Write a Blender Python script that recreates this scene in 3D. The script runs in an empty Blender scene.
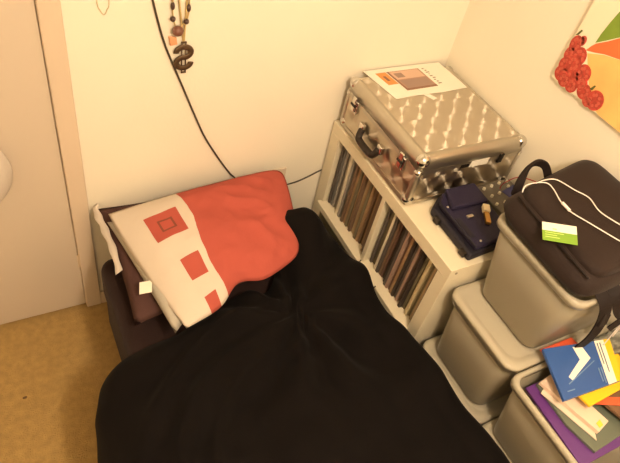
import bpy, bmesh, math, random
from mathutils import Vector, Matrix, noise
S = bpy.context.scene
C = S.collection
rnd = random.Random(7)

# ------------------------------------------------------------------ helpers
def srgb(r, g, b):
    f = lambda c: (c / 12.92 if c <= .04045 else ((c + .055) / 1.055) ** 2.4)
    return tuple(f(c / 255) for c in (r, g, b)) + (1,)

def mat(name, col, rough=.6, metal=0, bump=0, bscale=60, vary=0, vscale=8, sheen=0, spec=.5, detail=3):
    m = bpy.data.materials.new(name); m.use_nodes = True
    nt = m.node_tree; b = nt.nodes['Principled BSDF']
    b.inputs['Base Color'].default_value = col
    b.inputs['Roughness'].default_value = rough
    b.inputs['Metallic'].default_value = metal
    b.inputs['Specular IOR Level'].default_value = spec
    if sheen: b.inputs['Sheen Weight'].default_value = sheen
    tc = nt.nodes.new('ShaderNodeTexCoord')
    if bump:
        n = nt.nodes.new('ShaderNodeTexNoise'); n.inputs['Scale'].default_value = bscale; n.inputs['Detail'].default_value = detail
        nt.links.new(tc.outputs['Object'], n.inputs['Vector'])
        bp = nt.nodes.new('ShaderNodeBump'); bp.inputs['Strength'].default_value = bump; bp.inputs['Distance'].default_value = .01
        nt.links.new(n.outputs['Fac'], bp.inputs['Height']); nt.links.new(bp.outputs['Normal'], b.inputs['Normal'])
    if vary:
        n = nt.nodes.new('ShaderNodeTexNoise'); n.inputs['Scale'].default_value = vscale; n.inputs['Detail'].default_value = 4
        nt.links.new(tc.outputs['Object'], n.inputs['Vector'])
        mr = nt.nodes.new('ShaderNodeMapRange'); mr.inputs['From Min'].default_value = .3; mr.inputs['From Max'].default_value = .7
        mr.inputs['To Min'].default_value = 1 - vary; mr.inputs['To Max'].default_value = 1 + vary
        nt.links.new(n.outputs['Fac'], mr.inputs['Value'])
        vm = nt.nodes.new('ShaderNodeVectorMath'); vm.operation = 'SCALE'; vm.inputs[0].default_value = col[:3]
        nt.links.new(mr.outputs['Result'], vm.inputs['Scale']); nt.links.new(vm.outputs['Vector'], b.inputs['Base Color'])
    return m

def obj(name, verts, faces, m, parent=None, smooth=False, bevel=0, midx=None, seg=2, sub=0):
    me = bpy.data.meshes.new(name)
    me.from_pydata([tuple(v) for v in verts], [], faces)
    for x in (m if isinstance(m, (list, tuple)) else [m]): me.materials.append(x)
    if midx: me.polygons.foreach_set('material_index', midx)
    bm = bmesh.new(); bm.from_mesh(me); bmesh.ops.recalc_face_normals(bm, faces=bm.faces); bm.to_mesh(me); bm.free()
    if smooth: me.polygons.foreach_set('use_smooth', [True] * len(me.polygons))
    me.update()
    o = bpy.data.objects.new(name, me); C.objects.link(o)
    if parent:
        o.parent = parent; o.matrix_parent_inverse = Matrix.Translation(-parent.location)
    if bevel:
        b = o.modifiers.new('Bevel', 'BEVEL'); b.width = bevel; b.segments = seg; b.limit_method = 'ANGLE'; b.angle_limit = .6
        me.polygons.foreach_set('use_smooth', [True] * len(me.polygons))
        o.modifiers.new('Normals', 'WEIGHTED_NORMAL')
    if sub:
        s = o.modifiers.new('Subdivision', 'SUBSURF'); s.levels = s.render_levels = sub
    return o

def empty(name, loc):
    o = bpy.data.objects.new(name, None); o.location = loc; o.empty_display_size = .05; C.objects.link(o); return o

def tag(o, label, cat, group=None):
    o['label'] = label; o['category'] = cat
    if group: o['group'] = group
    return o

def struct(o): o['kind'] = 'structure'; return o

class MB:
    def __init__(s): s.v = []; s.f = []; s.m = []
    def add(s, v, f, mi=0):
        n = len(s.v); s.v += [Vector(p) for p in v]; s.f += [tuple(i + n for i in q) for q in f]; s.m += [mi] * len(f); return s
    def box(s, x0, x1, y0, y1, z0, z1, mi=0):
        return s.add([(x0,y0,z0),(x1,y0,z0),(x1,y1,z0),(x0,y1,z0),(x0,y0,z1),(x1,y0,z1),(x1,y1,z1),(x0,y1,z1)],
                     [(0,3,2,1),(4,5,6,7),(0,1,5,4),(1,2,6,5),(2,3,7,6),(3,0,4,7)], mi)
    def prism(s, poly, z0, z1, mi=0):          # polygon in x,y extruded in z (z0, z1 numbers or functions)
        n = len(poly); a = [(x, y, z0) for x, y in poly]; b = [(x, y, z1) for x, y in poly]
        return s.add(a + b, [tuple(range(n))[::-1], tuple(range(n, 2 * n))] + [(i, (i+1) % n, (i+1) % n + n, i + n) for i in range(n)], mi)
    def prism3(s, pts, d, mi=0):               # planar 3d polygon extruded along d
        n = len(pts); pts = [Vector(p) for p in pts]; d = Vector(d)
        return s.add(pts + [p + d for p in pts], [tuple(range(n))[::-1], tuple(range(n, 2 * n))] + [(i, (i+1) % n, (i+1) % n + n, i + n) for i in range(n)], mi)
    def rings(s, rings, cap=True, mi=0):
        n = len(rings[0]); v = [p for r in rings for p in r]; f = []
        for k in range(len(rings) - 1):
            f += [(k*n+i, k*n+(i+1) % n, (k+1)*n+(i+1) % n, (k+1)*n+i) for i in range(n)]
        if cap: f += [tuple(range(n))[::-1], tuple(range((len(rings)-1)*n, len(rings)*n))]
        return s.add(v, f, mi)
    def tube(s, path, r, n=8, mi=0, flat=1, up=None):
        path = [Vector(p) for p in path]; rr = []
        pu = None
        for i, p in enumerate(path):
            t = (path[min(i+1, len(path)-1)] - path[max(i-1, 0)]).normalized()
            u = Vector(up) if up else (pu if pu else (Vector((0,0,1)) if abs(t.z) < .9 else Vector((1,0,0))))
            b = t.cross(u)
            if b.length < 1e-5: b = t.cross(Vector((1,0,0)))
            b.normalize(); w = b.cross(t); pu = w
            rad = r[i] if isinstance(r, (list, tuple)) else r
            rr.append([p + (b * math.cos(a) + w * math.sin(a) * flat) * rad for a in [2 * math.pi * k / n for k in range(n)]])
        return s.rings(rr, True, mi)
    def ball(s, c, r, mi=0, n=12, sc=(1,1,1)):
        c = Vector(c); rr = []
        for j in range(1, n // 2 + 1):
            a = math.pi * j / (n // 2 + 1)
            rr.append([c + Vector((math.sin(a)*math.cos(2*math.pi*k/n)*sc[0], math.sin(a)*math.sin(2*math.pi*k/n)*sc[1], math.cos(a)*sc[2])) * r for k in range(n)])
        return s.rings(rr, True, mi)
    def build(s, name, m, parent=None, **k):
        return obj(name, s.v, s.f, m, parent, midx=(s.m if any(s.m) else None), **k)

def smooth_path(pts, n=8):
    P = [Vector(p) for p in pts]; out = []
    for i in range(len(P) - 1):
        a, b, c, d = P[max(i-1, 0)], P[i], P[i+1], P[min(i+2, len(P)-1)]
        for k in range(n):
            t = k / n
            out.append(.5 * ((2*b) + (c-a)*t + (2*a-5*b+4*c-d)*t*t + (3*b-a-3*c+d)*t**3))
    return out + [P[-1]]

def lerp(tab, x):
    tab = sorted(tab)
    if x <= tab[0][0]: return tab[0][1]
    for (a, u), (b, v) in zip(tab, tab[1:]):
        if x <= b:
            t = (x - a) / (b - a); return u + (v - u) * t
    return tab[-1][1]

def rrect(x0, x1, y0, y1, r, z, n=6):
    out = []
    for cx, cy, a0 in ((x1-r, y1-r, 0), (x0+r, y1-r, 90), (x0+r, y0+r, 180), (x1-r, y0+r, 270)):
        for k in range(n + 1):
            a = math.radians(a0 + 90 * k / n); out.append((cx + r * math.cos(a), cy + r * math.sin(a), z))
    return out

# ------------------------------------------------------------------ materials
M = {}
M['wall'] = mat('wall_paint', srgb(238, 231, 213), .75, bump=.05, bscale=90, vary=.015, vscale=3)
M['ceil'] = mat('ceiling_paint', srgb(240, 236, 226), .8)
M['door'] = mat('door_paint', srgb(208, 194, 176), .5, bump=.03, bscale=40)
M['trim'] = mat('trim_paint', srgb(216, 198, 176), .45)
M['carpet'] = mat('carpet_pile', srgb(182, 150, 92), .95, bump=.8, bscale=260, vary=.12, vscale=40, detail=6)
M['white'] = mat('white_laminate', srgb(224, 214, 188), .38)
M['edge'] = mat('cover_cap', srgb(150, 138, 110), .5)
M['sheet'] = mat('brown_sheet', srgb(40, 25, 23), .9, bump=.15, bscale=180, sheen=.08, spec=.2)
M['duvet'] = mat('black_cotton', srgb(11, 7, 6), .9, bump=.1, bscale=240, spec=.14, sheen=.015)
M['brownpil'] = mat('brown_cotton', srgb(80, 56, 52), .9, bump=.15, bscale=150, spec=.2)
M['cotton'] = mat('white_cotton', srgb(206, 196, 184), .9, bump=.15, bscale=140, spec=.2)
M['cotton2'] = mat('grey_white_cotton', srgb(178, 172, 160), .9, bump=.15, bscale=140, spec=.2)
M['alu'] = mat('brushed_aluminium', srgb(196, 190, 178), .42, 1, bump=.02, bscale=200)
M['chrome'] = mat('chrome', srgb(215, 213, 208), .16, 1)
M['dark'] = mat('dark_metal', srgb(52, 46, 42), .4, .6)
M['paper'] = mat('white_paper', srgb(240, 236, 222), .8)
M['black'] = mat('black_nylon', srgb(36, 23, 18), .75, bump=.25, bscale=320, spec=.3, sheen=.05)
M['black2'] = mat('black_strap', srgb(28, 19, 17), .7, bump=.2, bscale=400, spec=.3)
M['navy'] = mat('navy_nylon', srgb(34, 28, 56), .6, bump=.3, bscale=220, spec=.4)
M['navy2'] = mat('dark_navy', srgb(20, 17, 32), .6, bump=.2, bscale=200)
M['gold'] = mat('gold', srgb(196, 152, 84), .35, .8)
M['cream'] = mat('cream_plastic', srgb(238, 226, 192), .5)
M['grey'] = mat('grey_panel', srgb(104, 98, 86), .55, bump=.05)
M['knob'] = mat('pale_button', srgb(232, 226, 206), .4)
M['cable'] = mat('black_cable', srgb(66, 56, 38), .5)
M['wcable'] = mat('white_cable', srgb(235, 228, 222), .4)
M['red'] = mat('red_cable', srgb(190, 60, 70), .5)
M['bronze'] = mat('aged_bronze', srgb(92, 72, 52), .45, .55)
M['chain'] = mat('gold_chain', srgb(206, 182, 128), .45, .5)
M['bead'] = mat('dark_bead', srgb(74, 54, 46), .35)
M['wood'] = mat('brown_bead', srgb(116, 76, 62), .4, vary=.2, vscale=60)
M['orangebead'] = mat('orange_bead', srgb(224, 158, 116), .5)
M['pale'] = mat('pale_cord', srgb(208, 196, 160), .6)
M['lint'] = mat('dark_lint', srgb(110, 84, 55), .9)

def plastic(name, col, tr=.22):
    m = bpy.data.materials.new(name); m.use_nodes = True; nt = m.node_tree
    for n in list(nt.nodes): nt.nodes.remove(n)
    N = nt.nodes.new; L = nt.links.new
    out = N('ShaderNodeOutputMaterial'); d = N('ShaderNodeBsdfDiffuse'); t = N('ShaderNodeBsdfTranslucent'); g = N('ShaderNodeBsdfGlossy'); x = N('ShaderNodeBsdfTransparent')
    d.inputs['Color'].default_value = col; t.inputs['Color'].default_value = col; g.inputs['Roughness'].default_value = .28
    m1 = N('ShaderNodeMixShader'); m1.inputs[0].default_value = .45; L(d.outputs[0], m1.inputs[1]); L(t.outputs[0], m1.inputs[2])
    m2 = N('ShaderNodeMixShader'); m2.inputs[0].default_value = tr; L(m1.outputs[0], m2.inputs[1]); L(x.outputs[0], m2.inputs[2])
    fr = N('ShaderNodeFresnel'); fr.inputs['IOR'].default_value = 1.4
    m3 = N('ShaderNodeMixShader'); L(fr.outputs[0], m3.inputs[0]); L(m2.outputs[0], m3.inputs[1]); L(g.outputs[0], m3.inputs[2])
    L(m3.outputs[0], out.inputs['Surface']); return m
M['tub'] = plastic('frosted_plastic', srgb(212, 202, 176), .30)
M['lid'] = plastic('white_lid_plastic', srgb(226, 218, 196), .08)
M['clear'] = plastic('clear_film', srgb(205, 205, 190), .55)

def perlage(name, ax):
    """engine turned metal: every cell is brushed in circles about its own centre"""
    m = bpy.data.materials.new(name); m.use_nodes = True; nt = m.node_tree; N = nt.nodes.new; L = nt.links.new
    b = nt.nodes['Principled BSDF']; b.inputs['Metallic'].default_value = .7 if ax == (0, 1) else 1; b.inputs['Roughness'].default_value = .60 if ax == (0, 1) else .42
    b.inputs['Base Color'].default_value = srgb(206, 196, 178); b.inputs['Anisotropic'].default_value = .92
    tc = N('ShaderNodeTexCoord'); sx = N('ShaderNodeSeparateXYZ'); L(tc.outputs['Object'], sx.inputs[0])
    def mth(op, a, c=None):
        n = N('ShaderNodeMath'); n.operation = op
        for i, v in enumerate((a, c)):
            if v is None: continue
            if isinstance(v, (int, float)): n.inputs[i].default_value = v
            else: L(v, n.inputs[i])
        return n.outputs[0]
    u0, v0 = sx.outputs[ax[0]], sx.outputs[ax[1]]
    u = mth('MULTIPLY', u0, 1 / .078); v = mth('MULTIPLY', v0, 1 / .080)
    sh = .3
    lu = mth('SUBTRACT', mth('FRACT', mth('ADD', mth('ADD', u, sh), 100)), .5); lv = mth('SUBTRACT', mth('FRACT', mth('ADD', v, 100)), .5)
    cb = N('ShaderNodeCombineXYZ'); names = 'XYZ'
    L(lu, cb.inputs[names[ax[0]]]); L(lv, cb.inputs[names[ax[1]]])
    rr = mth('SQRT', mth('ADD', mth('MULTIPLY', lu, lu), mth('MULTIPLY', lv, lv)))
    bp = N('ShaderNodeBump'); bp.inputs['Strength'].default_value = .16; bp.inputs['Distance'].default_value = .006
    L(mth('SUBTRACT', 1, rr), bp.inputs['Height']); L(bp.outputs[0], b.inputs['Normal'])
    nm = N('ShaderNodeVectorMath'); nm.operation = 'NORMALIZE'; L(cb.outputs[0], nm.inputs[0]); L(nm.outputs[0], b.inputs['Tangent'])
    return m
M['perl_top'] = perlage('engine_turned_top', (0, 1))
M['perl_x'] = perlage('engine_turned_front', (1, 2))
M['perl_y'] = perlage('engine_turned_end', (0, 2))

# ------------------------------------------------------------------ the room
FZ = -.3526
WX = .03
ML = -2.9; FY = -3.0; CZ = 2.08
struct(MB().box(ML, WX + .1, FY, .1, FZ - .1, FZ).build('floor', M['carpet']))
struct(MB().box(ML, WX + .1, FY, .1, CZ, CZ + .1).build('ceiling', M['ceil']))
struct(MB().box(WX, WX + .1, FY, .1, FZ, CZ).build('wall_right', M['wall']))
struct(MB().box(ML - .1, ML, FY, .1, FZ, CZ).build('wall_left', M['wall']))
struct(MB().box(ML, WX, FY - .1, FY, FZ, CZ).build('wall_front', M['wall']))
DX0, DX1, DZ = -2.22, -1.456, 1.63
w = MB(); w.box(DX1 + .03, WX, 0, .1, FZ, CZ); w.box(ML, DX0 - .03, 0, .1, FZ, CZ); w.box(DX0 - .03, DX1 + .03, 0, .1, DZ + .03, CZ)
struct(w.build('wall_back', M['wall']))
d = empty('door_1', (DX1, .0, FZ)); struct(d)
MB().box(DX0, DX1 - .0012, .001, .044, FZ + .012, DZ - .003).build('panel', M['door'], d, bevel=.002)
h = MB().box(DX1 - .006, DX1 + .004, -.002, .006, -.10, -.03).build('hinge', M['trim'], d, bevel=.002)
t = MB()
t.box(DX1, DX1 + .060, -.014, .05, FZ, DZ + .066); t.box(DX0 - .066, DX0, -.014, .05, FZ, DZ + .066); t.box(DX0, DX1, -.014, .05, DZ, DZ + .066)
struct(t.build('trim_1', M['trim'], bevel=.006))
struct(MB().box(DX1 + .060, WX, -.012, 0, FZ, FZ + .075).build('baseboard_back', M['trim'], bevel=.003))
struct(MB().box(WX - .012, WX, FY, -.012, FZ, FZ + .075).build('baseboard_right', M['trim'], bevel=.003))

# small dark fleck on the carpet
f = MB(); f.ball((-1.742, -.339, FZ + .003), .006, sc=(1.4, .8, .5), n=8)
tag(f.build('fleck', M['lint'], smooth=True), 'tiny dark fleck of lint on the beige carpet by the door', 'lint')

# white cloth hung on the door
b = MB(); rings = []
for k in range(13):
    z = .335 + .26 * k / 12; q = math.sin(math.pi * min(1, (k + .6) / 12.2)) ** .6
    rx = .075 * q + .012; ry = .028 * q + .008
    rings.append([(-1.69 + rx * math.cos(a) * (1 + .06 * math.sin(5 * a)), -.03 + ry * math.sin(a), z) for a in [2 * math.pi * i / 24 for i in range(24)]])
b.rings(rings)
hb = empty('cloth_bundle', (-1.69, -.03, .335))
tag(hb, 'rounded white cloth bundle hanging against the cream door', 'cloth')
b.build('cloth', M['cotton'], hb, smooth=True)
MB().tube(smooth_path([(-1.69, .003, .62), (-1.69, -.03, .62), (-1.69, -.035, .59)]), .004).build('hook', M['chrome'], hb, smooth=True)

# ------------------------------------------------------------------ bed
BX0, BX1 = -1.405, -.565
bed = empty('bed', (-1.0, -.97, FZ))
tag(bed, 'single bed with dark brown fitted sheet, headed against the back wall', 'bed')
MB().box(BX0 + .01, BX1 - .01, -1.92, -.135, FZ + .04, -.11).build('bed_base', M['sheet'], bed, bevel=.02)
for x in (BX0 + .06, BX1 - .06):
    for y in (-1.86, -.19):
        MB().tube([(x, y, FZ), (x, y, FZ + .045)], .022, 12).build('leg', M['dark'], bed)
MB().box(BX0, BX1, -1.93, -.125, -.11, .085).build('mattress', M['sheet'], bed, bevel=.05, seg=5)

# duvet --------------------------------------------------------------
def xl(y): return lerp([(-.50, -1.435), (-.56, -1.48), (-.62, -1.525), (-.70, -1.555), (-.80, -1.555), (-.95, -1.545), (-1.2, -1.54), (-2, -1.53)], y)
def xr(y): return lerp([(-.15, -.55), (-.3, -.54), (-.70, -.505), (-.85, -.488), (-1.1, -.465), (-1.3, -.448), (-2, -.448)], y)
YH = [(-1.6, -.60), (-1.47, -.585), (-1.43, -.55), (-1.30, -.545), (-1.22, -.555), (-1.15, -.53), (-1.04, -.475), (-.93, -.47), (-.87, -.475), (-.82, -.42), (-.795, -.33), (-.775, -.285), (-.74, -.262), (-.70, -.258), (-.66, -.262), (-.60, -.27), (-.55, -.26), (-.48, -.26)]
LP = [(.045, -.29), (.012, -.2), (0, -.09), (.0, .0), (.018, .065), (.06, .115), (.12, .14)]
RP = [(-.10, .15), (-.045, .152), (-.010, .132), (.004, .09), (.002, .03), (-.012, -.06)]
def duvet_point(s, t):
    x0 = -1.5 + s * 1.02
    y = lerp(YH, x0) * (1 - t) + -1.97 * t
    A, B = xl(y), xr(y)
    if s < .16:
        k = s / .16 * (len(LP) - 1); i = min(int(k), len(LP) - 2); f = k - i
        x = A + LP[i][0] * (1-f) + LP[i+1][0] * f; z = LP[i][1] * (1-f) + LP[i+1][1] * f
    elif s > .9:
        k = (s - .9) / .1 * (len(RP) - 1); i = min(int(k), len(RP) - 2); f = k - i
        x = B + RP[i][0] * (1-f) + RP[i+1][0] * f; z = RP[i][1] * (1-f) + RP[i+1][1] * f
    else:
        f = (s - .16) / .74; x = (A + .12) * (1-f) + (B - .10) * f; z = .14 + .02 * math.sin(math.pi * f)
    # corner tucked over the pillow's front right
    z += .175 * math.exp(-(((x + .725) / .11) ** 4 + ((y + .27) / .15) ** 2))
    e = max(0, 1 - t / .05); z -= .035 * e * e
    top = max(0, min(1, (z + .05) / .12))
    p = Vector((x, y, 0))
    n1 = noise.noise(Vector((x * 3.2 + y * 1.6, y * 5.5 - x * 2.5, 1.7)))
    n2 = noise.noise(Vector((x * 9 + y * 5, y * 13 - x * 7, 4.2)))
    c = Vector((-.86, -.62, 0)); dd = p - c; ang = math.atan2(dd.y, dd.x); r = dd.length
    rad = math.sin(ang * 9 + 2.2 * noise.noise(p * 3)) * math.exp(-((r - .22) / .25) ** 2)
    arc = 0
    for r0, a, w in ((.46, .012, .02), (.56, .010, .018), (.36, .009, .016)):
        q = math.hypot(x + .92, (y + 1.05) * 1.15) - r0
        if y > -1.15 and x < -.8: arc += a * math.exp(-(q / w) ** 2)
    z += top * (.030 * n1 + .018 * n2 + .022 * rad + 2.0 * arc)
    x += (1 - top) * .014 * math.sin(y * 17 + 2 * noise.noise(p * 4))
    return Vector((x, y, z))
b = MB(); NS, NT = 84, 84
v = [duvet_point(i / NS, (j / NT) ** 1.15) for j in range(NT + 1) for i in range(NS + 1)]
b.add(v, [(j*(NS+1)+i, j*(NS+1)+i+1, (j+1)*(NS+1)+i+1, (j+1)*(NS+1)+i) for j in range(NT) for i in range(NS)])
du = b.build('duvet', M['duvet'], smooth=True)
sm = du.modifiers.new('Solid', 'SOLIDIFY'); sm.thickness = .022; sm.offset = -1
sb = du.modifiers.new('Subdivision', 'SUBSURF'); sb.levels = sb.render_levels = 1
if du.data.polygons[NS * 40 + 40].normal.z < 0: du.data.flip_normals()
tag(du, 'rumpled black duvet spread over the bed', 'duvet')

# pillows --------------------------------------------------------------
def puff(corner, thick, nu, nv, wob=.006, seed=0, pw=.55, crease=0, bow=.0, notch=0):
    """stuffed cushion over a 3d quad: corners far-left, far-right, near-right, near-left"""
    a, b_, c, d_ = [Vector(p) for p in corner]
    nrm = (b_ - a).cross(d_ - a).normalized()
    if nrm.z < 0: nrm = -nrm
    def pt(u, v, side):
        fu = 2*u - 1; fv = 2*v - 1
        uu = u - bow * fu * (1 - fv*fv) * -1 * .0; 
        m_ = max(abs(fu), abs(fv)); l_ = (abs(fu)**11 + abs(fv)**11) ** (1/11); kk = m_ / l_ if l_ else 1
        kk = kk if fu > 0 else 1
        gu, gv = fu * kk, fv * kk
        U = (gu + 1)/2 - bow * gu * (1 - gv * gv); V = (gv + 1)/2 - bow * gv * (1 - gu * gu)
        V -= notch * math.exp(-((u - .46) / .13) ** 2) * v ** 5
        P = (a*(1-U)+b_*U)*(1-V) + (d_*(1-U)+c*U)*V
        h = thick * ((1 - abs(fu)**2.6) * (1 - abs(fv)**2.6)) ** pw
        q = P * 7 + Vector((seed, seed, 0)); rim = min(1, 6 * min(u, 1-u, v, 1-v))
        rg = abs(noise.noise(Vector((P.x * 5 + P.y * 9, P.y * 4 - P.x * 8, seed + .5)))) - .25
        rg2 = abs(noise.noise(Vector((P.x * 14 - P.y * 6, P.y * 16 + P.x * 5, seed + 2.5)))) - .25
        w_ = -crease * (.42 + .58 * min(1, max(0, (u - .4) * 6))) * (rg + .45 * rg2) * rim + wob * (noise.noise(q) + .6 * noise.noise(q * 2.3)) * rim
        return P + nrm * (side * (h * (1 if side > 0 else .55)) + (w_ if side > 0 else 0))
    V = []; F = []; UV = []
    for side in (1, -1):
        base = len(V)
        for j in range(nv+1):
            for i in range(nu+1):
                V.append(pt(i/nu, j/nv, side)); UV.append((i/nu, j/nv))
        F += [(base+j*(nu+1)+i, base+j*(nu+1)+i+1, base+(j+1)*(nu+1)+i+1, base+(j+1)*(nu+1)+i) for j in range(nv) for i in range(nu)]
    return V, F, UV
def weld(o):
    bm = bmesh.new(); bm.from_mesh(o.data); bmesh.ops.remove_doubles(bm, verts=bm.verts, dist=.0008); bmesh.ops.recalc_face_normals(bm, faces=bm.faces); bm.to_mesh(o.data); bm.free()
    o.data.polygons.foreach_set('use_smooth', [True] * len(o.data.polygons))
def add_uv(o, UV):
    l = o.data.uv_layers.new(name='UVMap')
    for lp in o.data.loops: l.data[lp.index].uv = UV[lp.vertex_index]

def pillow_material():
    m = bpy.data.materials.new('pillowcase_print'); m.use_nodes = True; nt = m.node_tree; N = nt.nodes.new; L = nt.links.new
    b = nt.nodes['Principled BSDF']; b.inputs['Roughness'].default_value = .9; b.inputs['Specular IOR Level'].default_value = .2
    uv = N('ShaderNodeUVMap'); sp = N('ShaderNodeSeparateXYZ'); L(uv.outputs[0], sp.inputs[0]); U, Vv = sp.outputs[0], sp.outputs[1]
    def mth(op, *a):
        n = N('ShaderNodeMath'); n.operation = op
        for i, x in enumerate(a):
            if isinstance(x, (int, float)): n.inputs[i].default_value = x
            else: L(x, n.inputs[i])
        return n.outputs[0]
    def rect(cu, cv, hu, hv):
        a = mth('LESS_THAN', mth('ABSOLUTE', mth('SUBTRACT', U, cu)), hu); c = mth('LESS_THAN', mth('ABSOLUTE', mth('SUBTRACT', Vv, cv)), hv)
        return mth('MULTIPLY', a, c)
    nz = N('ShaderNodeTexNoise'); nz.inputs['Scale'].default_value = 5; L(uv.outputs[0], nz.inputs['Vector'])
    seam = mth('ADD', mth('ADD', .345, mth('MULTIPLY', mth('SINE', mth('MULTIPLY', Vv, 7.0)), .018)), mth('MULTIPLY', mth('SUBTRACT', nz.outputs['Fac'], .5), .03))
    red = mth('GREATER_THAN', U, seam)
    white = srgb(208, 196, 182); coral = srgb(174, 84, 72); dark = srgb(128, 72, 58)
    cur = None
    def mix(fac, a, c):
        n = N('ShaderNodeMix'); n.data_type = 'RGBA'; L(fac, n.inputs[0])
        if isinstance(a, tuple): n.inputs[6].default_value = a
        else: L(a, n.inputs[6])
        n.inputs[7].default_value = c; return n.outputs[2]
    cur = mix(red, white, coral)
    cur = mix(rect(.215, .30, .088, .115), cur, coral)
    cur = mix(rect(.22, .30, .041, .052), cur, dark)
    cur = mix(rect(.22, .30, .030, .038), cur, coral)
    cur = mix(rect(.235, .68, .056, .085), cur, coral)
    cur = mix(rect(.235, .97, .042, .075), cur, coral)
    L(cur, b.inputs['Base Color'])
    n2 = N('ShaderNodeTexNoise'); n2.inputs['Scale'].default_value = 9; n2.inputs['Detail'].default_value = 5; L(uv.outputs[0], n2.inputs['Vector'])
    bp = N('ShaderNodeBump'); bp.inputs['Strength'].default_value = .35; bp.inputs['Distance'].default_value = .012; L(n2.outputs['Fac'], bp.inputs['Height']); L(bp.outputs[0], b.inputs['Normal'])
    return m
bp_ = empty('brown_pillow', (-1.05, -.24, .115))
tag(bp_, 'dark brown pillow lying flat beneath the red and white pillow', 'pillow')
V, F, UV = puff([(-1.385, -.012, .205), (-.74, -.012, .205), (-.80, -.44, .150), (-1.365, -.49, .140)], .045, 28, 20, .005, 3, bow=.03)
o = obj('cushion', V, F, M['brownpil'], bp_); weld(o)

PC = [(-1.348, -.100, .258), (-.668, -.040, .27), (-.765, -.440, .215), (-1.232, -.590, .200)]
pil = empty('pillow', (-1.02, -.3, .21))
tag(pil, 'plump pillow in a coral red and white patchwork case at the bed head', 'pillow')
V, F, UV = puff(PC, .066, 64, 48, .010, 11, pw=.72, crease=.030, bow=-.02, notch=.10)
o = obj('pillowcase', V, F, pillow_material(), pil); add_uv(o, UV); weld(o)
a, b_, c, d_ = [Vector(p) for p in PC]
def onp(u, v): return (a*(1-u)+b_*u)*(1-v) + (d_*(1-u)+c*u)*v
lo = Vector((0, 0, -.020))
V, F, UV = puff([onp(-.018, .03)+lo, onp(.22, .04)+lo, onp(.22, .90)+lo, onp(-.062, .97)+lo], .036, 16, 20, .006, 5, bow=.02)
o = obj('pillow_filling', V, F, M['cotton2'], pil); weld(o); o['label'] = 'pale grey inner pillow showing at the open end'
# care tag
q = onp(-.008, .60) + Vector((0, 0, .000)); e1 = Vector((-.038, .008, -.006)); e2 = Vector((-.012, -.042, -.004))
MB().prism3([q, q + e1, q + e1 + e2, q + e2], (0, 0, .0015)).build('care_tag', M['paper'], pil)

# narrow white strip over the bed's head corner
b = MB(); path = smooth_path([(-1.372, -.012, .218), (-1.376, -.045, .214), (-1.370, -.09, .206), (-1.364, -.15, .198), (-1.360, -.22, .186), (-1.362, -.29, .168)], 6)
wid = [.021 + .004 * math.sin(i * .9) for i in range(len(path))]
L0 = [p + Vector((-w_ * .55, -.002, -.004)) for p, w_ in zip(path, wid)]; R0 = [p + Vector((w_ * .45, .004, .006)) for p, w_ in zip(path, wid)]
b.rings([[l, r, r + Vector((0, 0, .004)), l + Vector((0, 0, .004))] for l, r in zip(L0, R0)])
tag(b.build('cotton_strip', M['cotton'], smooth=True), 'narrow white cotton strip draped over the head corner of the brown pillow', 'cloth')

# ------------------------------------------------------------------ shelving unit
SX0, SX1, SY, ZB = -.449, -.056, -.02, FZ
TOP = .437
sh = empty('shelving_unit', (SX0, -.41, FZ))
tag(sh, 'white square cube shelving unit filled with records beside the bed', 'shelving unit')
MB().box(SX0, SX1, SY - .79, SY + .012, TOP - .05, TOP).build('top_panel', M['white'], sh, bevel=.0015)
MB().box(SX0, SX1, SY - .79, SY + .012, FZ, FZ + .05).build('bottom_panel', M['white'], sh, bevel=.0015)
MB().box(SX0, SX1, SY - .05, SY + .012, FZ + .05, TOP - .05).build('side_panel', M['white'], sh, bevel=.0015)
MB().box(SX0, SX1, SY - .79, SY - .74, FZ + .05, TOP - .05).build('side_panel', M['white'], sh, bevel=.0015)
MB().box(SX0 - .02, SX1, SY - .745, SY - .038, .022, .05).build('middle_shelf', M['white'], sh, bevel=.0015)
MB().box(SX0 + .001, SX1, SY - .405, SY - .385, .05, TOP - .05).build('divider', M['white'], sh, bevel=.001)
MB().box(SX0 + .001, SX1, SY - .405, SY - .385, FZ + .05, .022).build('divider', M['white'], sh, bevel=.001)
MB().box(SX1 - .004, SX1, SY - .74, SY - .05, FZ + .05, TOP - .05).build('back_panel', M['white'], sh)
MB().tube([(SX0 + .028, SY - .7895, TOP - .02), (SX0 + .028, SY - .7915, TOP - .02)], .005, 12).build('cover_cap', M['edge'], sh)

# records ----------------------------------------------------------------
COL = {'charcoal': (92, 84, 76), 'black': (58, 48, 42), 'pale grey': (176, 168, 152), 'silver grey': (150, 144, 134), 'white': (222, 212, 188), 'cream': (206, 190, 150),
       'tan': (160, 128, 92), 'brown': (118, 94, 72), 'reddish brown': (110, 82, 66), 'beige': (184, 162, 126), 'olive grey': (118, 108, 82), 'dusty pink': (166, 138, 120), 'slate': (110, 108, 106)}
RM = {k: mat('sleeve_' + k.replace(' ', '_'), srgb(*v), .6) for k, v in COL.items()}
far = ['charcoal', 'slate', 'silver grey', 'pale grey', 'pale grey', 'white', 'silver grey', 'olive grey', 'brown', 'tan', 'olive grey', 'tan', 'brown', 'beige', 'tan', 'olive grey', 'tan', 'brown', 'tan', 'olive grey', 'brown', 'tan']
near = ['charcoal', 'olive grey', 'beige', 'white', 'charcoal', 'brown', 'reddish brown', 'black', 'black', 'charcoal', 'dusty pink', 'reddish brown', 'tan', 'black', 'charcoal', 'dusty pink', 'beige', 'black', 'olive grey', 'cream', 'cream', 'olive grey', 'beige', 'charcoal']
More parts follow.
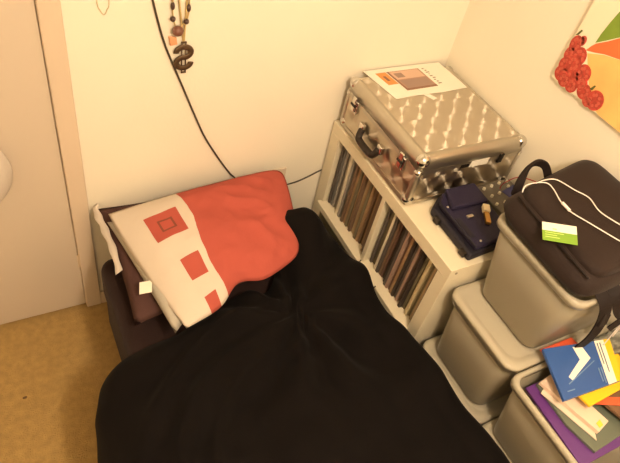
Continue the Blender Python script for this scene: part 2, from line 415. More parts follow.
ORD = ['first', 'second', 'third', 'fourth', 'fifth', 'sixth', 'seventh', 'eighth', 'ninth', 'tenth', 'eleventh', 'twelfth', 'thirteenth', 'fourteenth', 'fifteenth', 'sixteenth', 'seventeenth', 'eighteenth', 'nineteenth', 'twentieth', 'twenty-first', 'twenty-second', 'twenty-third', 'twenty-fourth']
for cols, ya, yb, where in ((far, SY - .05, SY - .385, 'far cubby against the wall side'), (near, SY - .405, SY - .74, 'near cubby beside the plastic boxes')):
    n = len(cols); pitch = (ya - yb - .012) / n; y = ya - .006
    for i, k in enumerate(cols):
        th = pitch * (.78 + .2 * rnd.random()); x = SX0 + .018 + .022 * rnd.random(); H = .312 + .004 * rnd.random()
        yy = y - (pitch - th) * rnd.random() * .8
        o = MB().box(x, x + .315, yy - th, yy, .0505, .0505 + H).build('record', RM[k], bevel=.0008, seg=1)
        tag(o, '%s record sleeve, %s from the left in the %s' % (k, ORD[i], where), 'record', 'records in the ' + where.split(' cubby')[0] + ' cubby')
        y -= pitch

# cable loop hanging at the divider
b = MB().tube(smooth_path([(SX0 - .004, SY - .40, .052), (SX0 - .024, SY - .415, .054), (SX0 - .028, SY - .43, .02), (SX0 - .027, SY - .46, -.02), (SX0 - .026, SY - .50, -.03), (SX0 - .024, SY - .53, .0), (SX0 - .023, SY - .535, .04), (SX0 - .016, SY - .535, .0535)]), .003)
tag(b.build('cable_loop', M['cable'], smooth=True), 'short dark cable loop hanging over the middle shelf edge below the divider', 'cable')

# ------------------------------------------------------------------ flight case
KX0, KX1, KY0, KY1, KZ0, KZ1 = -.442, .026, -.516, -.028, TOP + .003, .649
case = empty('flight_case', (-.2, -.27, TOP))
tag(case, 'silver aluminium flight case with engine-turned panels on the white shelving unit', 'case')
ZL = KZ1 - .050
MB().box(KX0 + .004, KX1 - .004, KY0 + .004, KY1 - .004, KZ0 + .004, ZL - .003).build('body', [M['perl_x']], case)
MB().box(KX0 + .02, KX1 - .02, KY0 + .0032, KY0 + .02, KZ0 + .02, ZL - .02).build('end_panel', M['perl_y'], case)
MB().box(KX0 + .028, KX1 - .028, KY0 + .028, KY1 - .028, ZL + .01, KZ1 - .0005).build('lid_panel', M['perl_top'], case, bevel=.001)
b = MB()
b.rings([rrect(KX0 + i, KX1 - i, KY0 + i, KY1 - i, r, z) for i, r, z in ((.004, .016, ZL), (0, .02, ZL), (0, .02, KZ1 - .022), (.004, .02, KZ1 - .010), (.013, .016, KZ1 - .002), (.020, .014, KZ1), (.031, .008, KZ1), (.031, .008, ZL + .012), (.031, .008, ZL))], cap=False)
b.build('lid_frame', M['alu'], case, smooth=True)
b = MB()
b.rings([rrect(KX0 + i, KX1 - i, KY0 + i, KY1 - i, .015, z) for i, z in ((.003, ZL - .018), (0, ZL - .018), (0, ZL - .002), (.010, ZL - .002), (.010, ZL - .018))], cap=False)
b.build('upper_trim', M['alu'], case, smooth=False)
b = MB()
b.rings([rrect(KX0 + i, KX1 - i, KY0 + i, KY1 - i, .015, z) for i, z in ((.008, KZ0), (0, KZ0 + .006), (0, KZ0 + .022), (.008, KZ0 + .022))], cap=True)
b.build('bottom_trim', M['alu'], case)
for x, y, sx, sy in ((KX0, KY0, 1, 1), (KX1, KY0, -1, 1), (KX0, KY1, 1, -1), (KX1, KY1, -1, -1)):
    p = MB().box(min(x, x + sx*.024), max(x, x + sx*.024), min(y, y + sy*.024), max(y, y + sy*.024), KZ0 + .02, ZL - .016)
    p.build('corner_post', M['alu'], case, bevel=.009, seg=4)
    MB().ball((x + sx*.019, y + sy*.019, KZ1 - .02), .0245, n=20).build('lid_corner', M['chrome'], case, smooth=True)
    MB().ball((x + sx*.018, y + sy*.018, KZ0 + .022), .0225, n=20, sc=(1, 1, .98)).build('bottom_corner', M['chrome'], case, smooth=True)
    MB().ball((x + sx*.0125, y + sy*.0125, ZL - .012), .0165, n=16, sc=(1, 1, .8)).build('rim_corner', M['chrome'], case, smooth=True)
MB().tube([(-.40, -.47, KZ0 - .003), (-.40, -.47, KZ0 + .004)], .01).build('foot', M['dark'], case); MB().tube([(-.08, -.47, KZ0 - .003), (-.08, -.47, KZ0 + .004)], .01).build('foot', M['dark'], case)
MB().tube([(-.40, -.07, KZ0 - .003), (-.40, -.07, KZ0 + .004)], .01).build('foot', M['dark'], case); MB().tube([(-.08, -.07, KZ0 - .003), (-.08, -.07, KZ0 + .004)], .01).build('foot', M['dark'], case)
# latches and handle on the front
for y in (-.105, -.428):
    l = MB().box(KX0 - .006, KX0 + .001, y - .018, y + .018, ZL - .055, ZL - .004).build('latch', M['chrome'], case, bevel=.003)
    q = MB().box(KX0 - .014, KX0 - .004, y - .011, y + .011, ZL - .048, ZL + .012).build('lever', M['chrome'], l, bevel=.003)
    MB().tube([(KX0 - .012, y - .012, ZL - .02), (KX0 - .012, y + .012, ZL - .02)], .006, 10).build('lock_barrel', M['dark'], l)
hd = empty('handle', (KX0, -.25, .53)); hd.parent = case; hd.matrix_parent_inverse = Matrix.Translation(-case.location)
for y in (-.185, -.315):
    o = MB().box(KX0 - .016, KX0 + .002, y - .014, y + .014, .520, .552).build('mount', M['chrome'], None, bevel=.004)
    o.parent = hd; o.matrix_parent_inverse = Matrix.Translation(-hd.location)
o = MB().tube(smooth_path([(KX0 - .010, -.190, .53), (KX0 - .020, -.197, .505), (KX0 - .024, -.215, .497), (KX0 - .024, -.285, .497), (KX0 - .020, -.303, .505), (KX0 - .010, -.31, .53)]), .013, 10).build('grip', M['dark'], None, smooth=True)
o.parent = hd; o.matrix_parent_inverse = Matrix.Translation(-hd.location)
MB().box(-.258, -.220, KY0 - .001, KY0 + .003, .575, .590).build('vent_slot', M['dark'], case)
o = MB().box(-.215, -.135, KY0 - .001, KY0 + .0035, .572, .598).build('end_label', M['paper'], case)
MB().box(-.09, -.07, KY0 - .006, KY0 + .0035, .568, .606).build('hinge', M['dark'], case, bevel=.002)
o = MB().prism3([(-.243, -.145, KZ1), (-.222, -.138, KZ1), (-.178, -.222, KZ1), (-.200, -.229, KZ1)], (0, 0, .0008)).build('sticker', M['paper'], case); o['label'] = 'narrow white sticker on the lid'

# sheet with a printed picture
def quadmat(name, c): return mat(name, srgb(*c), .75)
P = [(-.378, -.012), (-.018, -.008), (-.008, -.187), (-.345, -.196)]
def pp(u, v):
    a, b_, c, d_ = [Vector((x, y, 0)) for x, y in P]; q = (a*(1-u)+b_*u)*(1-v) + (d_*(1-u)+c*u)*v
    return (q.x, q.y)
b = MB(); z = KZ1 + .001
b.prism([pp(0, 0), pp(.33, -.02), pp(.66, -.02), pp(1, 0), pp(1, .5), pp(1, 1), pp(.6, 1.02), pp(.3, .99), pp(0, 1)], z, z + .0012, 0)
def pq(u0, u1, v0, v1, k, mi, sk=.0): b.prism([pp(u0, v0), pp(u1, v0), pp(u1 + sk, v1), pp(u0 + sk, v1)], z + .001, z + .0012 + .0002 * k, mi)
pq(.10, .23, .12, .55, 1, 1); pq(.145, .18, .25, .42, 2, 2)
pq(.24, .66, .12, .80, 2, 3); pq(.265, .64, .14, .42, 3, 4); pq(.28, .64, .45, .74, 3, 5); pq(.24, .265, .12, .80, 3, 2); pq(.30, .40, .2, .36, 4, 5); pq(.265, .66, .74, .80, 4, 2)
for k in range(9): pq(.70 + .012 * (k % 2), .725 + .012 * (k % 3), .14 + .07 * k, .17 + .07 * k, 1, 6)
sheet = b.build('printed_sheet', [M['paper'], quadmat('print_orange', (226, 150, 84)), quadmat('print_brown', (140, 104, 84)), quadmat('print_mauve', (178, 140, 120)), quadmat('print_pink', (214, 180, 158)), quadmat('print_grey', (158, 132, 120)), quadmat('print_text', (130, 112, 90))])
tag(sheet, 'white sheet with a small printed colour picture lying on the flight case lid', 'paper')

# ------------------------------------------------------------------ navy pouch, grey panel, gold lighter
po = empty('navy_pouch', (-.28, -.66, TOP)); tag(po, 'dark navy padded pouch with buckles beside the flight case', 'pouch')
def soft(poly, z0, z1, m, name, parent, bevel=.01, crown=0):
    b = MB(); b.prism(poly, z0, z1); return b.build(name, m, parent, bevel=bevel, seg=3)
Q = [(-.30, -.525), (-.155, -.525), (-.185, -.785), (-.388, -.80), (-.378, -.60)]
soft([(-.31, -.525), (-.155, -.525), (-.175, -.78), (-.375, -.795), (-.372, -.57)], TOP + .0005, TOP + .034, M['navy2'], 'pouch_body', po, .010)
soft([(-.305, -.530), (-.158, -.530), (-.180, -.772), (-.350, -.785), (-.350, -.575)], TOP + .033, TOP + .054, M['navy'], 'flap', po, .009)
soft([(-.300, -.530), (-.170, -.530), (-.175, -.625), (-.335, -.62)], TOP + .052, TOP + .070, M['navy'], 'front_pocket', po, .009)
b = MB().tube(smooth_path([(-.352, -.575, TOP+.056), (-.354, -.65, TOP+.055), (-.352, -.785, TOP+.055)]), .003); b.build('piping', M['navy2'], po, smooth=True)
for x, y in ((-.372, -.615), (-.374, -.765)):
    MB().box(x - .012, x + .004, y - .013, y + .013, TOP + .006, TOP + .028).build('buckle', M['dark'], po, bevel=.003)
MB().box(-.298, -.272, -.668, -.655, TOP + .053, TOP + .060).build('clasp', M['alu'], po, bevel=.002)
MB().box(-.345, -.325, -.745, -.655, TOP + .052, TOP + .0565).build('badge', M['navy2'], po, bevel=.003)
MB().ball((-.335, -.60, TOP + .054), .005).build('stud', M['alu'], po, smooth=True); MB().ball((-.32, -.765, TOP + .054), .005).build('stud', M['alu'], po, smooth=True)
g = empty('lighter', (-.222, -.672, TOP + .054)); tag(g, 'small gold and cream lighter lying on the navy pouch', 'lighter')
def bar(p, q, w_, h_, name, m, z): 
    p, q = Vector((*p, z)), Vector((*q, z)); t = (q - p).normalized(); n_ = Vector((-t.y, t.x, 0)) * w_ / 2
    MB().prism3([p - n_, q - n_, q + n_, p + n_], (0, 0, h_)).build(name, m, g, bevel=.002)
bar((-.205, -.642), (-.247, -.712), .018, .012, 'case', M['gold'], TOP + .0545)
bar((-.203, -.640), (-.221, -.668), .024, .018, 'cap', M['cream'], TOP + .0545)
gp = empty('control_panel', (-.06, -.57, TOP)); tag(gp, 'grey panel dotted with pale buttons between the navy pouch and the wall', 'device')
soft([(-.150, -.528), (.016, -.525), (.016, -.60), (-.05, -.66), (-.135, -.695)], TOP, TOP + .038, M['grey'], 'housing', gp, .003)
for x, y in ((-.125, -.55), (-.085, -.545), (-.045, -.54), (-.005, -.54), (-.12, -.59), (-.08, -.585), (-.13, -.63), (-.115, -.665), (-.09, -.63), (-.02, -.565)):
    MB().tube([(x, y, TOP + .0375), (x, y, TOP + .046)], [.0058, .005], 12).build('button', M['knob'], gp, smooth=False)
MB().prism([(-.062, -.58), (.006, -.562), (.002, -.592), (-.05, -.622)], TOP + .0375, TOP + .041).build('display', mat('blue_display', srgb(50, 52, 108), .35), gp)
# red cable
b = MB().tube(smooth_path([(-.06, -.565, TOP + .04), (-.07, -.57, .50), (-.10, -.60, .55), (-.12, -.65, .62), (-.12, -.74, .665)]), .0018, 6)
tag(b.build('red_cable', M['red'], smooth=True), 'thin red cable running from the grey panel to the black bag', 'cable')

# ------------------------------------------------------------------ storage boxes
def tub(name, label, base, rim, z0, z1, lid=None, r=.045, group='frosted plastic storage boxes'):
    o = empty(name, ((base[0]+base[1])/2, (base[2]+base[3])/2, z0)); tag(o, label, 'storage box', group)
    b0, b1, b2, b3 = base; r0, r1, r2, r3 = rim; i = .009; th = .0025
    g = lambda k, off: rrect(b0+(r0-b0)*k+off, b1+(r1-b1)*k-off, b2+(r2-b2)*k+off, b3+(r3-b3)*k-off, r, z0 + (z1-z0)*k)
    def ring(k, off, z=None):
        q = g(k, off + i); return [(x, y, z if z is not None else zz) for x, y, zz in q]
    b = MB(); b.rings([ring(0, .012, z0), ring(.01, .003), ring(.03, 0), ring(.5, 0), ring(.97, 0), ring(.97, th), ring(.5, th), ring(.03, th), ring(.01, .012, z0 + .004)])
    b.build('body', M['tub'], o, smooth=True)
    R = lambda off, z, rr=r: rrect(r0+off, r1-off, r2+off, r3-off, rr, z)
    b = MB(); b.rings([R(.011, z1-.022), R(.0, z1-.024), R(.0, z1-.004), R(.004, z1), R(.012, z1), R(.015, z1-.006), R(.015, z1-.022), R(.011, z1-.022)], cap=False)
    b.build('rim', M['lid'], o, smooth=True)
    if lid:
        b = MB(); b.rings([R(.003, z1+.001), R(-.004, z1-.012), R(-.005, z1+.004), R(.0, z1+.010), R(.016, z1+.010), R(.026, z1+.004), R(.032, z1+.003)])
        b.build('lid', M['lid'], o, smooth=True)
    return o
tub('storage_box', 'low frosted plastic box on the floor, under the box that carries the bag stack', (-.375, .0, -1.14, -.86), (-.432, .012, -1.165, -.832), FZ, .036, lid=True)
tub('storage_box', 'low frosted plastic box on the floor, under the open box of papers', (-.375, .0, -1.50, -1.20), (-.434, .012, -1.525, -1.178), FZ, .036, lid=True)
tub('storage_box', 'frosted plastic box with lid beside the shelving unit, carrying the box with the bag', (-.412, -.0, -1.13, -.852), (-.434, .012, -1.145, -.830), .047, .35, lid=True)
tub('storage_box', 'topmost frosted plastic box, holding up the black bag', (-.352, .0, -1.12, -.85), (-.368, .012, -1.15, -.79), .361, .652, r=.04)
tub('storage_box', 'open frosted plastic box filled with papers and folders', (-.408, .0, -1.50, -1.185), (-.448, .012, -1.53, -1.153), .047, .352, r=.034)

# ------------------------------------------------------------------ things in the open box
IX0, IX1 = -.37, -.02
b = MB()
for k in range(26):
    dx, dy = rnd.uniform(-.008, .008), rnd.uniform(-.006, .006)
    b.box(-.355 + dx, -.11 + dx, -1.42 + dy, -1.235 + dy, .055 + k * .0095, .055 + k * .0095 + .0085)
tag(b.build('paper_stack', M['paper']), 'thick stack of papers inside the open plastic box', 'paper')
def flat(name, label, cat, pts, z, h_, c, rough=.5, bevel=.001):
    o = MB().prism(pts, z, z + h_).build(name, mat(name + '_cover', srgb(*c), rough), bevel=bevel)
    return tag(o, label, cat) if label else o
flat('folder', 'purple plastic folder at the bottom of the papers in the open box', 'folder', [(-.388, -1.190), (-.10, -1.19), (-.09, -1.44), (-.40, -1.44)], .3035, .008, (96, 52, 122), .4)
o = flat('document_wallet', 'grey green document wallet lying on the purple folder', 'folder', [(-.355, -1.195), (-.08, -1.20), (-.08, -1.41), (-.338, -1.425), (-.36, -1.33)], .3125, .010, (98, 106, 92), .4)
flat('leaflet', 'white leaflet poking out over the grey green wallet', 'paper', [(-.368, -1.225), (-.33, -1.21), (-.27, -1.34), (-.312, -1.402), (-.335, -1.33)], .3235, .004, (222, 204, 184))
flat('pad', 'pale pink paper pad under the blue booklet', 'paper', [(-.358, -1.20), (-.29, -1.19), (-.245, -1.375), (-.300, -1.388)], .329, .014, (226, 200, 178))
flat('magazine', 'brown covered magazine under the yellow booklet', 'magazine', [(-.26, -1.21), (-.02, -1.22), (-.03, -1.42), (-.20, -1.41)], .344, .012, (112, 82, 56))
flat('orange_strip', 'orange and white card strip lying on the brown magazine', 'card', [(-.265, -1.320), (-.245, -1.303), (-.07, -1.375), (-.08, -1.402)], .357, .003, (236, 92, 52))
flat('orange_booklet', 'orange red booklet poking out behind the blue booklet', 'booklet', [(-.322, -1.127), (-.19, -1.130), (-.18, -1.205), (-.31, -1.215)], .3865, .006, (206, 84, 48))
flat('sticky_note', 'tiny yellow note at the end of the pink pad', 'note', [(-.290, -1.365), (-.270, -1.361), (-.273, -1.378), (-.291, -1.380)], .3445, .001, (236, 206, 70))
# yellow booklet
flat('yellow_booklet', 'bright yellow booklet under the blue booklet', 'booklet', [(-.32, -1.20), (-.07, -1.205), (-.075, -1.318), (-.300, -1.325)], .372, .008, (240, 190, 26))
# blue booklet with white tick
BB = [(-.328, -1.134), (-.090, -1.185), (-.146, -1.302), (-.372, -1.284)]
bz = .408
def bbp(u, v, z):
    a, b_, c, d_ = [Vector((x, y, 0)) for x, y in BB]; q = (a*(1-u)+b_*u)*(1-v) + (d_*(1-u)+c*u)*v
    return (q.x, q.y, z)
def tilt(u, v): return bz - .018 * v + .004 * u
bk = empty('blue_booklet', (-.25, -1.24, .39)); tag(bk, 'blue booklet with a white tick on its cover, topmost in the open box', 'booklet')
def bq(pts, h0, h1, m, name):
    n = len(pts); v = [Vector(bbp(u, w_, tilt(u, w_) + h0)) for u, w_ in pts] + [Vector(bbp(u, w_, tilt(u, w_) + h1)) for u, w_ in pts]
    return MB().add(v, [tuple(range(n))[::-1], tuple(range(n, 2*n))] + [(i, (i+1) % n, (i+1) % n + n, i + n) for i in range(n)]).build(name, m, bk)
bq([(0, 0), (1, 0), (1, 1), (0, 1)], -.010, 0, mat('booklet_blue', srgb(44, 84, 152), .4), 'cover')
bq([(.76, .0), (.90, .0), (.90, 1), (.76, 1)], -.002, .0006, M['paper'], 'white_band')
bq([(.90, .0), (1.0, .0), (1.0, 1), (.90, 1)], -.002, .0006, mat('band_yellow', srgb(240, 190, 26), .5), 'yellow_band')
bq([(.42, .06), (.55, .06), (.62, .36), (.24, .70), (.20, .62), (.46, .34)], -.001, .0008, M['paper'], 'white_tick')
tm = mat('booklet_text', srgb(108, 138, 176), .5); tm2 = mat('band_text', srgb(80, 86, 104), .5)
b = MB()
def line_on(u0, u1, v0, v1, h_, name, m): return bq([(u0, v0), (u1, v0), (u1, v1), (u0, v1)], -.001, h_, m, name)
line_on(.785, .80, .06, .55, .001, 'print_line', tm2); line_on(.825, .84, .06, .75, .001, 'print_line', tm2); line_on(.68, .695, .6, .9, .001, 'print_line', tm)
line_on(.72, .735, .6, .95, .001, 'print_line', tm); bq([(.16, .74), (.66, .42), (.665, .44), (.17, .76)], -.001, .001, tm, 'print_line'); bq([(.10, .86), (.22, .86), (.22, .88), (.10, .88)], -.001, .001, tm, 'print_line')
# support under the blue booklet
flat('notebook', 'closed notebook lying between the yellow and blue booklets', 'notebook', [(-.325, -1.175), (-.12, -1.19), (-.13, -1.29), (-.32, -1.285)], .3805, .0045, (120, 112, 96))
# clear wallet at the back right
b = MB(); NX = 10
v = [Vector((-.115 + .12 * i / NX, -1.155 - .075 * j / NX, .375 + .02 * noise.noise(Vector((i * .5, j * .5, 3))) + .02 * (j / NX))) for j in range(NX + 1) for i in range(NX + 1)]
b.add(v, [(j*(NX+1)+i, j*(NX+1)+i+1, (j+1)*(NX+1)+i+1, (j+1)*(NX+1)+i) for j in range(NX) for i in range(NX)])
o = b.build('plastic_wallet', M['clear'], smooth=True); q = o.modifiers.new('Solid', 'SOLIDIFY'); q.thickness = .0015
tag(o, 'crumpled clear plastic wallet behind the blue booklet', 'plastic wallet')

# ------------------------------------------------------------------ black bag
bag = empty('laptop_bag', (-.17, -.95, .66)); tag(bag, 'black fabric bag lying on the topmost plastic box', 'bag')
BC = [(-.275, -.755), (.012, -.755), (.014, -1.135), (-.385, -1.14)]
def softbag(corner, z0, z1, nx=26, ny=26, pw=5, crown=.01, seed=0, rc=.18):
    a, b_, c, d_ = [Vector((x, y, 0)) for x, y in corner]; V = []; F = []
    for side in (1, 0):
        base = len(V)
        for j in range(ny + 1):
            for i in range(nx + 1):
                fu = 2*i/nx - 1; fv = 2*j/ny - 1
                # square grid -> rounded square
                m_ = max(abs(fu), abs(fv)); l = (abs(fu)**pw + abs(fv)**pw) ** (1/pw)
                k = m_ / l if l else 1
                gu, gv = fu * k, fv * k; U, Vv = (gu + 1)/2, (gv + 1)/2
                P = (a*(1-U)+b_*U)*(1-Vv) + (d_*(1-U)+c*U)*Vv
                e = m_
                h_ = (z1 - z0) / 2 * (1 - e**8) ** .5
                zz = (z0 + z1) / 2 + (h_ if side else -h_)
                if side: zz += crown * (1 - e*e) + .004 * noise.noise(P * 9 + Vector((seed, 0, 0))) * (1 - e**6)
                V.append(Vector((P.x, P.y, zz)))
        F += [(base+j*(nx+1)+i, base+j*(nx+1)+i+1, base+(j+1)*(nx+1)+i+1, base+(j+1)*(nx+1)+i) for j in range(ny) for i in range(nx)]
    return V, F
V, F = softbag([(-.385, -.785), (.018, -.725), (.022, -1.135), (-.395, -1.155)], .656, .742, pw=7, crown=.006)
V = [p + Vector((0, 0, .022 * max(0, (p.x + .36) / .38) * (1 if p.z > .69 else 0))) for p in V]
o = obj('bag_body', V, F, M['black'], bag); weld(o)
V, F = softbag([(-.335, -.795), (.010, -.742), (.012, -1.115), (-.355, -1.135)], .722, .757, pw=8, crown=.005, seed=4)
V = [p + Vector((0, 0, .022 * max(0, (p.x + .36) / .38))) for p in V]
o = obj('front_pocket', V, F, M['black'], bag); weld(o)
def ribbon(path, w_, th, name, m, parent, up=(0, 0, 1)):
    path = smooth_path(path, 6); rings = []
    for i, p in enumerate(path):
        t = (path[min(i+1, len(path)-1)] - path[max(i-1, 0)]).normalized(); s = t.cross(Vector(up)).normalized() * w_ / 2; n_ = s.cross(t).normalized() * th / 2
        rings.append([p - s - n_, p + s - n_, p + s + n_, p - s + n_])
    return MB().rings(rings).build(name, m, parent, smooth=False)
ribbon([(-.300, -.775, .70), (-.295, -.765, .745), (-.262, -.745, .768), (-.215, -.730, .770), (-.175, -.738, .755), (-.155, -.755, .72)], .024, .008, 'carry_handle', M['black2'], bag, up=(.55, 1, .1))
MB().tube(smooth_path([(-.352, -.82, .7475), (-.366, -.97, .7485), (-.372, -1.12, .744)]), .0035).build('zip', M['black2'], bag, smooth=True)
ribbon([(-.30, -1.12, .69), (-.285, -1.165, .655), (-.262, -1.178, .60), (-.235, -1.180, .53), (-.22, -1.178, .47), (-.215, -1.172, .415)], .032, .004, 'shoulder_strap', M['black2'], bag, up=(.3, 1, 0))
ribbon([(-.24, -1.11, .69), (-.235, -1.165, .655), (-.20, -1.185, .60), (-.13, -1.192, .55), (-.06, -1.192, .51), (-.01, -1.19, .46), (.002, -1.185, .41)], .034, .004, 'shoulder_strap', M['black2'], bag, up=(.3, 1, 0))
MB().prism3([(-.275, -1.172, .62), (-.235, -1.172, .60), (-.225, -1.178, .555), (-.262, -1.178, .56)], (.004, -.008, 0)).build('strap_buckle', M['black2'], bag, bevel=.002)
ribbon([(-.10, -1.11, .70), (-.10, -1.17, .66), (-.14, -1.19, .60), (-.20, -1.192, .53)], .03, .004, 'shoulder_strap', M['black2'], bag, up=(.3, 1, 0))

def bagz(x, y): return .7795
cd = empty('card', (-.40, -1.0, .77))
# green and white card leaning on the bag's front edge
CP = [Vector((-.372, -.930, .762)), Vector((-.300, -.983, .774)), Vector((-.350, -1.037, .774)), Vector((-.420, -.983, .762))]
bpy.data.objects.remove(cd)
cd = empty('card', CP[3]); tag(cd, 'green and white card lying on the black bag', 'card')
def cq(u0, u1, v0, v1, h0, h1, name, m):
    a, b_, c, d_ = CP; nrm = (b_ - a).cross(d_ - a).normalized(); nrm = nrm if nrm.z > 0 else -nrm
    f = lambda u, v: (a*(1-u)+b_*u)*(1-v) + (d_*(1-u)+c*u)*v
    return MB().prism3([f(u0, v0) + nrm*h0, f(u1, v0) + nrm*h0, f(u1, v1) + nrm*h0, f(u0, v1) + nrm*h0], nrm * (h1 - h0)).build(name, m, cd)
cq(0, 1, 0, .46, 0, .001, 'white_half', M['paper']); cq(0, 1, .46, 1, 0, .001, 'green_half', mat('card_green', srgb(122, 164, 54), .5))
gt = mat('card_text', srgb(196, 220, 130), .5)
for k, (u1_, v0) in enumerate(((.62, .54), (.42, .66), (.50, .78))): cq(.08, u1_, v0, v0 + .035, .0008, .0013, 'print_line', gt)
cq(.30, .42, .30, .36, .0008, .0013, 'print_line', gt)

ep = empty('earphones', (-.25, -.9, .785)); tag(ep, 'white earphone cable trailing across the black bag', 'earphones')
Z = .780
MB().tube(smooth_path([(-.340, -.815, .757), (-.328, -.806, .772), (-.295, -.810, .779), (-.262, -.822, .780), (-.262, -.850, .780), (-.277, -.895, .779), (-.278, -.935, .779), (-.259, -.987, .781), (-.225, -1.066, .782), (-.19, -1.115, .776), (-.165, -1.155, .745), (-.155, -1.178, .68), (-.15, -1.19, .58), (-.15, -1.20, .43)]), .0017).build('cable', M['wcable'], ep, smooth=True)
MB().tube(smooth_path([(-.298, -.812, .780), (-.262, -.812, .784), (-.225, -.822, .784), (-.203, -.873, .785), (-.185, -.913, .786), (-.195, -.965, .785), (-.177, -1.024, .786), (-.15, -1.08, .785), (-.125, -1.13, .772), (-.11, -1.165, .72), (-.105, -1.18, .60), (-.105, -1.19, .44)]), .0017).build('cable', M['wcable'], ep, smooth=True)
MB().tube(smooth_path([(-.277, -.900, .780), (-.279, -.932, .780)]), .0045).build('remote', M['wcable'], ep, smooth=True)

# ------------------------------------------------------------------ back wall hangings
# dollar pendant on a chain
nk = empty('dollar_necklace', (-1.073, -.006, .73)); tag(nk, 'gold chain necklace with a dark dollar sign pendant hanging on the wall', 'necklace')
cx, cz, yy = -1.065, .774, -.009
pts = []
for k in range(0, 23):
    a_ = math.radians(-15 + 235 * k / 22); pts.append((cx - .0225 * math.cos(math.pi - a_) * -1 * -1, yy, cz + .0185 + .0185 * math.sin(a_)))
# mirrored S: seen from the back of the pendant
up_arc = [(cx + .023 * math.cos(math.radians(t)), yy, cz + .017 + .018 * math.sin(math.radians(t))) for t in range(185, -80, -15)]
lo_arc = [(cx - .023 * math.cos(math.radians(t)), yy, cz - .018 - .018 * math.sin(math.radians(t))) for t in range(-75, 190, 15)]
b = MB(); b.tube(smooth_path(up_arc + lo_arc, 2), .0092, 8, flat=.35, up=(0, 1, 0))
for dx in (-.006, .006): b.tube([(cx + dx, yy, cz - .052), (cx + dx, yy, cz + .050)], .0022, 6)
b.tube([(cx - .008, yy, cz + .050), (cx + .008, yy, cz + .050)], .003, 6); b.tube([(cx - .008, yy, cz - .052), (cx + .008, yy, cz - .052)], .003, 6)
b.build('pendant', M['bronze'], nk, smooth=True)
for s in (-1, 1):
    b = MB(); p0 = Vector((cx + .001 * s, -.006, cz + .055)); p1 = Vector((-1.074 + .024 * s, -.006, 1.10))
    for k in range(64):
        q = p0.lerp(p1, k / 63); b.ball(q, .0042, n=6, sc=(.8, .8, 1.2))
    b.build('chain', M['chain'], nk, smooth=True)
bn = empty('bead_necklace', (-1.085, -.008, .86)); tag(bn, 'dark bead necklace with a brown wooden bead hanging beside the dollar pendant', 'necklace')
L_ = smooth_path([(-1.098, -.008, 1.10), (-1.100, -.008, .98), (-1.100, -.008, .92), (-1.092, -.009, .878)], 6)
R_ = smooth_path([(-1.046, -.008, 1.10), (-1.050, -.008, .98), (-1.056, -.008, .90), (-1.086, -.009, .868)], 6)
MB().tube(L_, .0022, 6).build('cord', M['chain'], bn); MB().tube(R_, .0022, 6).build('cord', M['chain'], bn)
for p, r, s in (((-1.100, -.011, .902), .0085, 1), ((-1.060, -.011, .892), .0085, 1), ((-1.100, -.009, .940), .0065, 1.9), ((-1.053, -.009, .932), .0065, 1.9), ((-1.099, -.009, .985), .0075, 1), ((-1.050, -.009, .975), .0065, 1.9), ((-1.098, -.009, 1.03), .0065, 1.9), ((-1.048, -.009, 1.02), .0075, 1)):
    MB().ball(p, r, n=12, sc=(1, 1, s)).build('bead', M['bead'], bn, smooth=True)
for k in range(10):
    MB().ball((-1.100 + .004 * (k % 2), -.006, .955 + .014 * k), .0042, n=8).build('gold_bead', M['chain'], bn, smooth=True)
o = MB().ball((-1.087, -.017, .867), .0165, n=16, sc=(1.05, .9, .95)).build('wooden_bead', M['wood'], bn, smooth=True)
o = MB().prism3([(-1.112, -.010, .847), (-1.088, -.010, .842), (-1.084, -.010, .818), (-1.107, -.010, .815)], (0, .008, 0)).build('orange_tag', M['orangebead'], bn, bevel=.003)

b = MB().tube(smooth_path([(-1.307, -.003, 1.12), (-1.305, -.003, .965), (-1.298, -.003, .935), (-1.289, -.003, .922), (-1.280, -.003, .935), (-1.273, -.003, .964), (-1.272, -.003, 1.12)]), .0016, 6)
tag(b.build('cord_loop', M['pale'], smooth=True), 'faint pale cord loop hanging on the wall near the door frame', 'cord')
b = MB().tube(smooth_path([(-1.165, -.005, 1.15), (-1.160, -.005, 1.00), (-1.157, -.005, .965), (-1.123, -.005, .823), (-1.069, -.005, .677), (-1.025, -.005, .56), (-.981, -.005, .450), (-.92, -.005, .335), (-.871, -.005, .254), (-.84, -.005, .21), (-.82, -.005, .13)]), .0033)
tag(b.build('wall_cable', M['cable'], smooth=True), 'black cable running down the back wall behind the pillow', 'cable')
b = MB().tube(smooth_path([(-.66, -.012, .155), (-.635, -.005, .120), (-.613, -.004, .127), (-.56, -.004, .134), (-.51, -.004, .150), (-.463, -.004, .170), (-.44, -.006, .180)]), .0032)
tag(b.build('side_cable', M['cable'], smooth=True), 'short black cable on the wall between pillow and shelving unit', 'cable')
sk = empty('wall_socket', (-.648, 0, .205)); tag(sk, 'pale wall socket half hidden behind the right end of the pillow', 'socket')
MB().box(-.685, -.622, -.008, 0, .165, .228).build('face_plate', M['trim'], sk, bevel=.003)
MB().box(-.642, -.632, -.012, -.006, .185, .205).build('switch', M['white'], sk, bevel=.002)

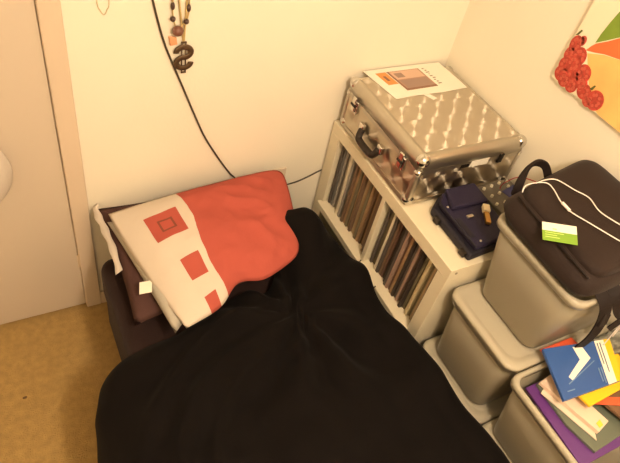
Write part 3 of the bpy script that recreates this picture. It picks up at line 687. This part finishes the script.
# ------------------------------------------------------------------ fruit canvas
CY, CZ0 = -.484, .882
cv = empty('canvas_print', (WX, CY - .3, CZ0 + .3)); tag(cv, 'canvas print of raspberries and sliced fruit on the right wall', 'picture')
MB().box(.010, WX, CY - .62, CY, CZ0, CZ0 + .62).build('stretched_canvas', mat('canvas_cream', srgb(240, 232, 206), .8, bump=.05, bscale=300), cv, bevel=.002)
pm = [mat('paint_orange', srgb(242, 192, 116), .7, vary=.12, vscale=9), mat('paint_coral', srgb(232, 118, 66), .7, vary=.06, vscale=10), mat('paint_green', srgb(120, 148, 50), .7, vary=.15, vscale=14),
      mat('paint_berry', srgb(178, 64, 50), .7, vary=.35, vscale=90), mat('paint_stem', srgb(86, 92, 40), .7), mat('paint_berry_light', srgb(198, 92, 74), .7)]
b = MB()
def sp(pts, k, mi):
    v = [(.0098 - .0002 * k, CY - a_, CZ0 + c_) for a_, c_ in pts]; b.prism3(v, (.0006 + .0002 * k, 0, 0), mi)
def blob(a_, c_, ra, rc, n=20, rot=0): return [(a_ + ra * math.cos(t) * math.cos(rot) - rc * math.sin(t) * math.sin(rot), c_ + ra * math.cos(t) * math.sin(rot) + rc * math.sin(t) * math.cos(rot)) for t in [2 * math.pi * i / n for i in range(n)]]
sp([(.070, .128), (.095, .140), (.123, .153), (.174, .167), (.30, .20), (.45, .20), (.619, .15), (.619, .001), (.212, .001), (.165, .012), (.135, .05), (.10, .09)], 1, 0)
sp([(.060, .132), (.070, .152), (.080, .166), (.110, .190), (.137, .215), (.22, .26), (.34, .28), (.46, .24), (.40, .19), (.30, .195), (.174, .168), (.123, .155), (.09, .142)], 2, 1)
sp([(.076, .166), (.078, .195), (.084, .230), (.094, .275), (.13, .35), (.20, .44), (.22, .36), (.20, .28), (.16, .235), (.13, .212), (.105, .190)], 3, 2)
for i, (a_, c_, ra, rc) in enumerate(((.019, .128, .018, .026), (.016, .093, .0155, .022), (.052, .106, .022, .026), (.024, .058, .023, .024), (.024, .030, .022, .022), (.068, .048, .025, .026), (.094, .072, .024, .026), (.128, .030, .023, .022), (.176, .030, .026, .028), (.078, .020, .020, .020), (.048, .078, .022, .024), (.046, .020, .020, .020), (.156, .012, .016, .014), (.036, .150, .010, .014), (.108, .046, .016, .018))):
    ra *= 1.12; rc *= 1.12
    sp(blob(a_, c_, ra, rc), 4 + i, 3)
    for k in range(7):
        t = k * 2.4; sp(blob(a_ + ra * .55 * math.cos(t), c_ + rc * .55 * math.sin(t), .0055, .0055, 8), 5 + i, 5)
sp([(.004, .152), (.012, .156), (.018, .172), (.014, .174), (.008, .160)], 16, 4); sp([(.140, .048), (.150, .050), (.153, .066), (.149, .066)], 16, 4)
b.build('painted_fruit', pm, cv)

# ------------------------------------------------------------------ light, camera
l = bpy.data.lights.new('ceiling_bulb', 'POINT'); l.energy = 81; l.shadow_soft_size = .10; l.color = (1, .775, .555)
lo_ = bpy.data.objects.new('ceiling_bulb', l); lo_.location = (-1.02, -1.76, 1.90); C.objects.link(lo_)
wd = bpy.data.worlds.new('World'); S.world = wd; wd.use_nodes = True
wd.node_tree.nodes['Background'].inputs[0].default_value = (.02, .016, .01, 1)
cam = bpy.data.cameras.new('Camera'); co = bpy.data.objects.new('Camera', cam); C.objects.link(co)
cam.sensor_width = 36; cam.lens = 575.629 / 620 * 36; cam.clip_start = .02
R3 = Matrix(((0.8816231613068587, 0.21294312345500918, -0.42118384064506237), (-0.43770078635201026, 0.7026943707804119, -0.5609265931477603), (0.1765180531110981, 0.6788783745611181, 0.7127170051844713)))
co.matrix_world = Matrix.Translation((-1.58067, -1.54417, 1.73806)) @ R3.to_4x4()
S.camera = co
S.view_settings.view_transform = 'Standard'; S.view_settings.look = 'None'; S.view_settings.gamma = 1; S.view_settings.exposure = 0
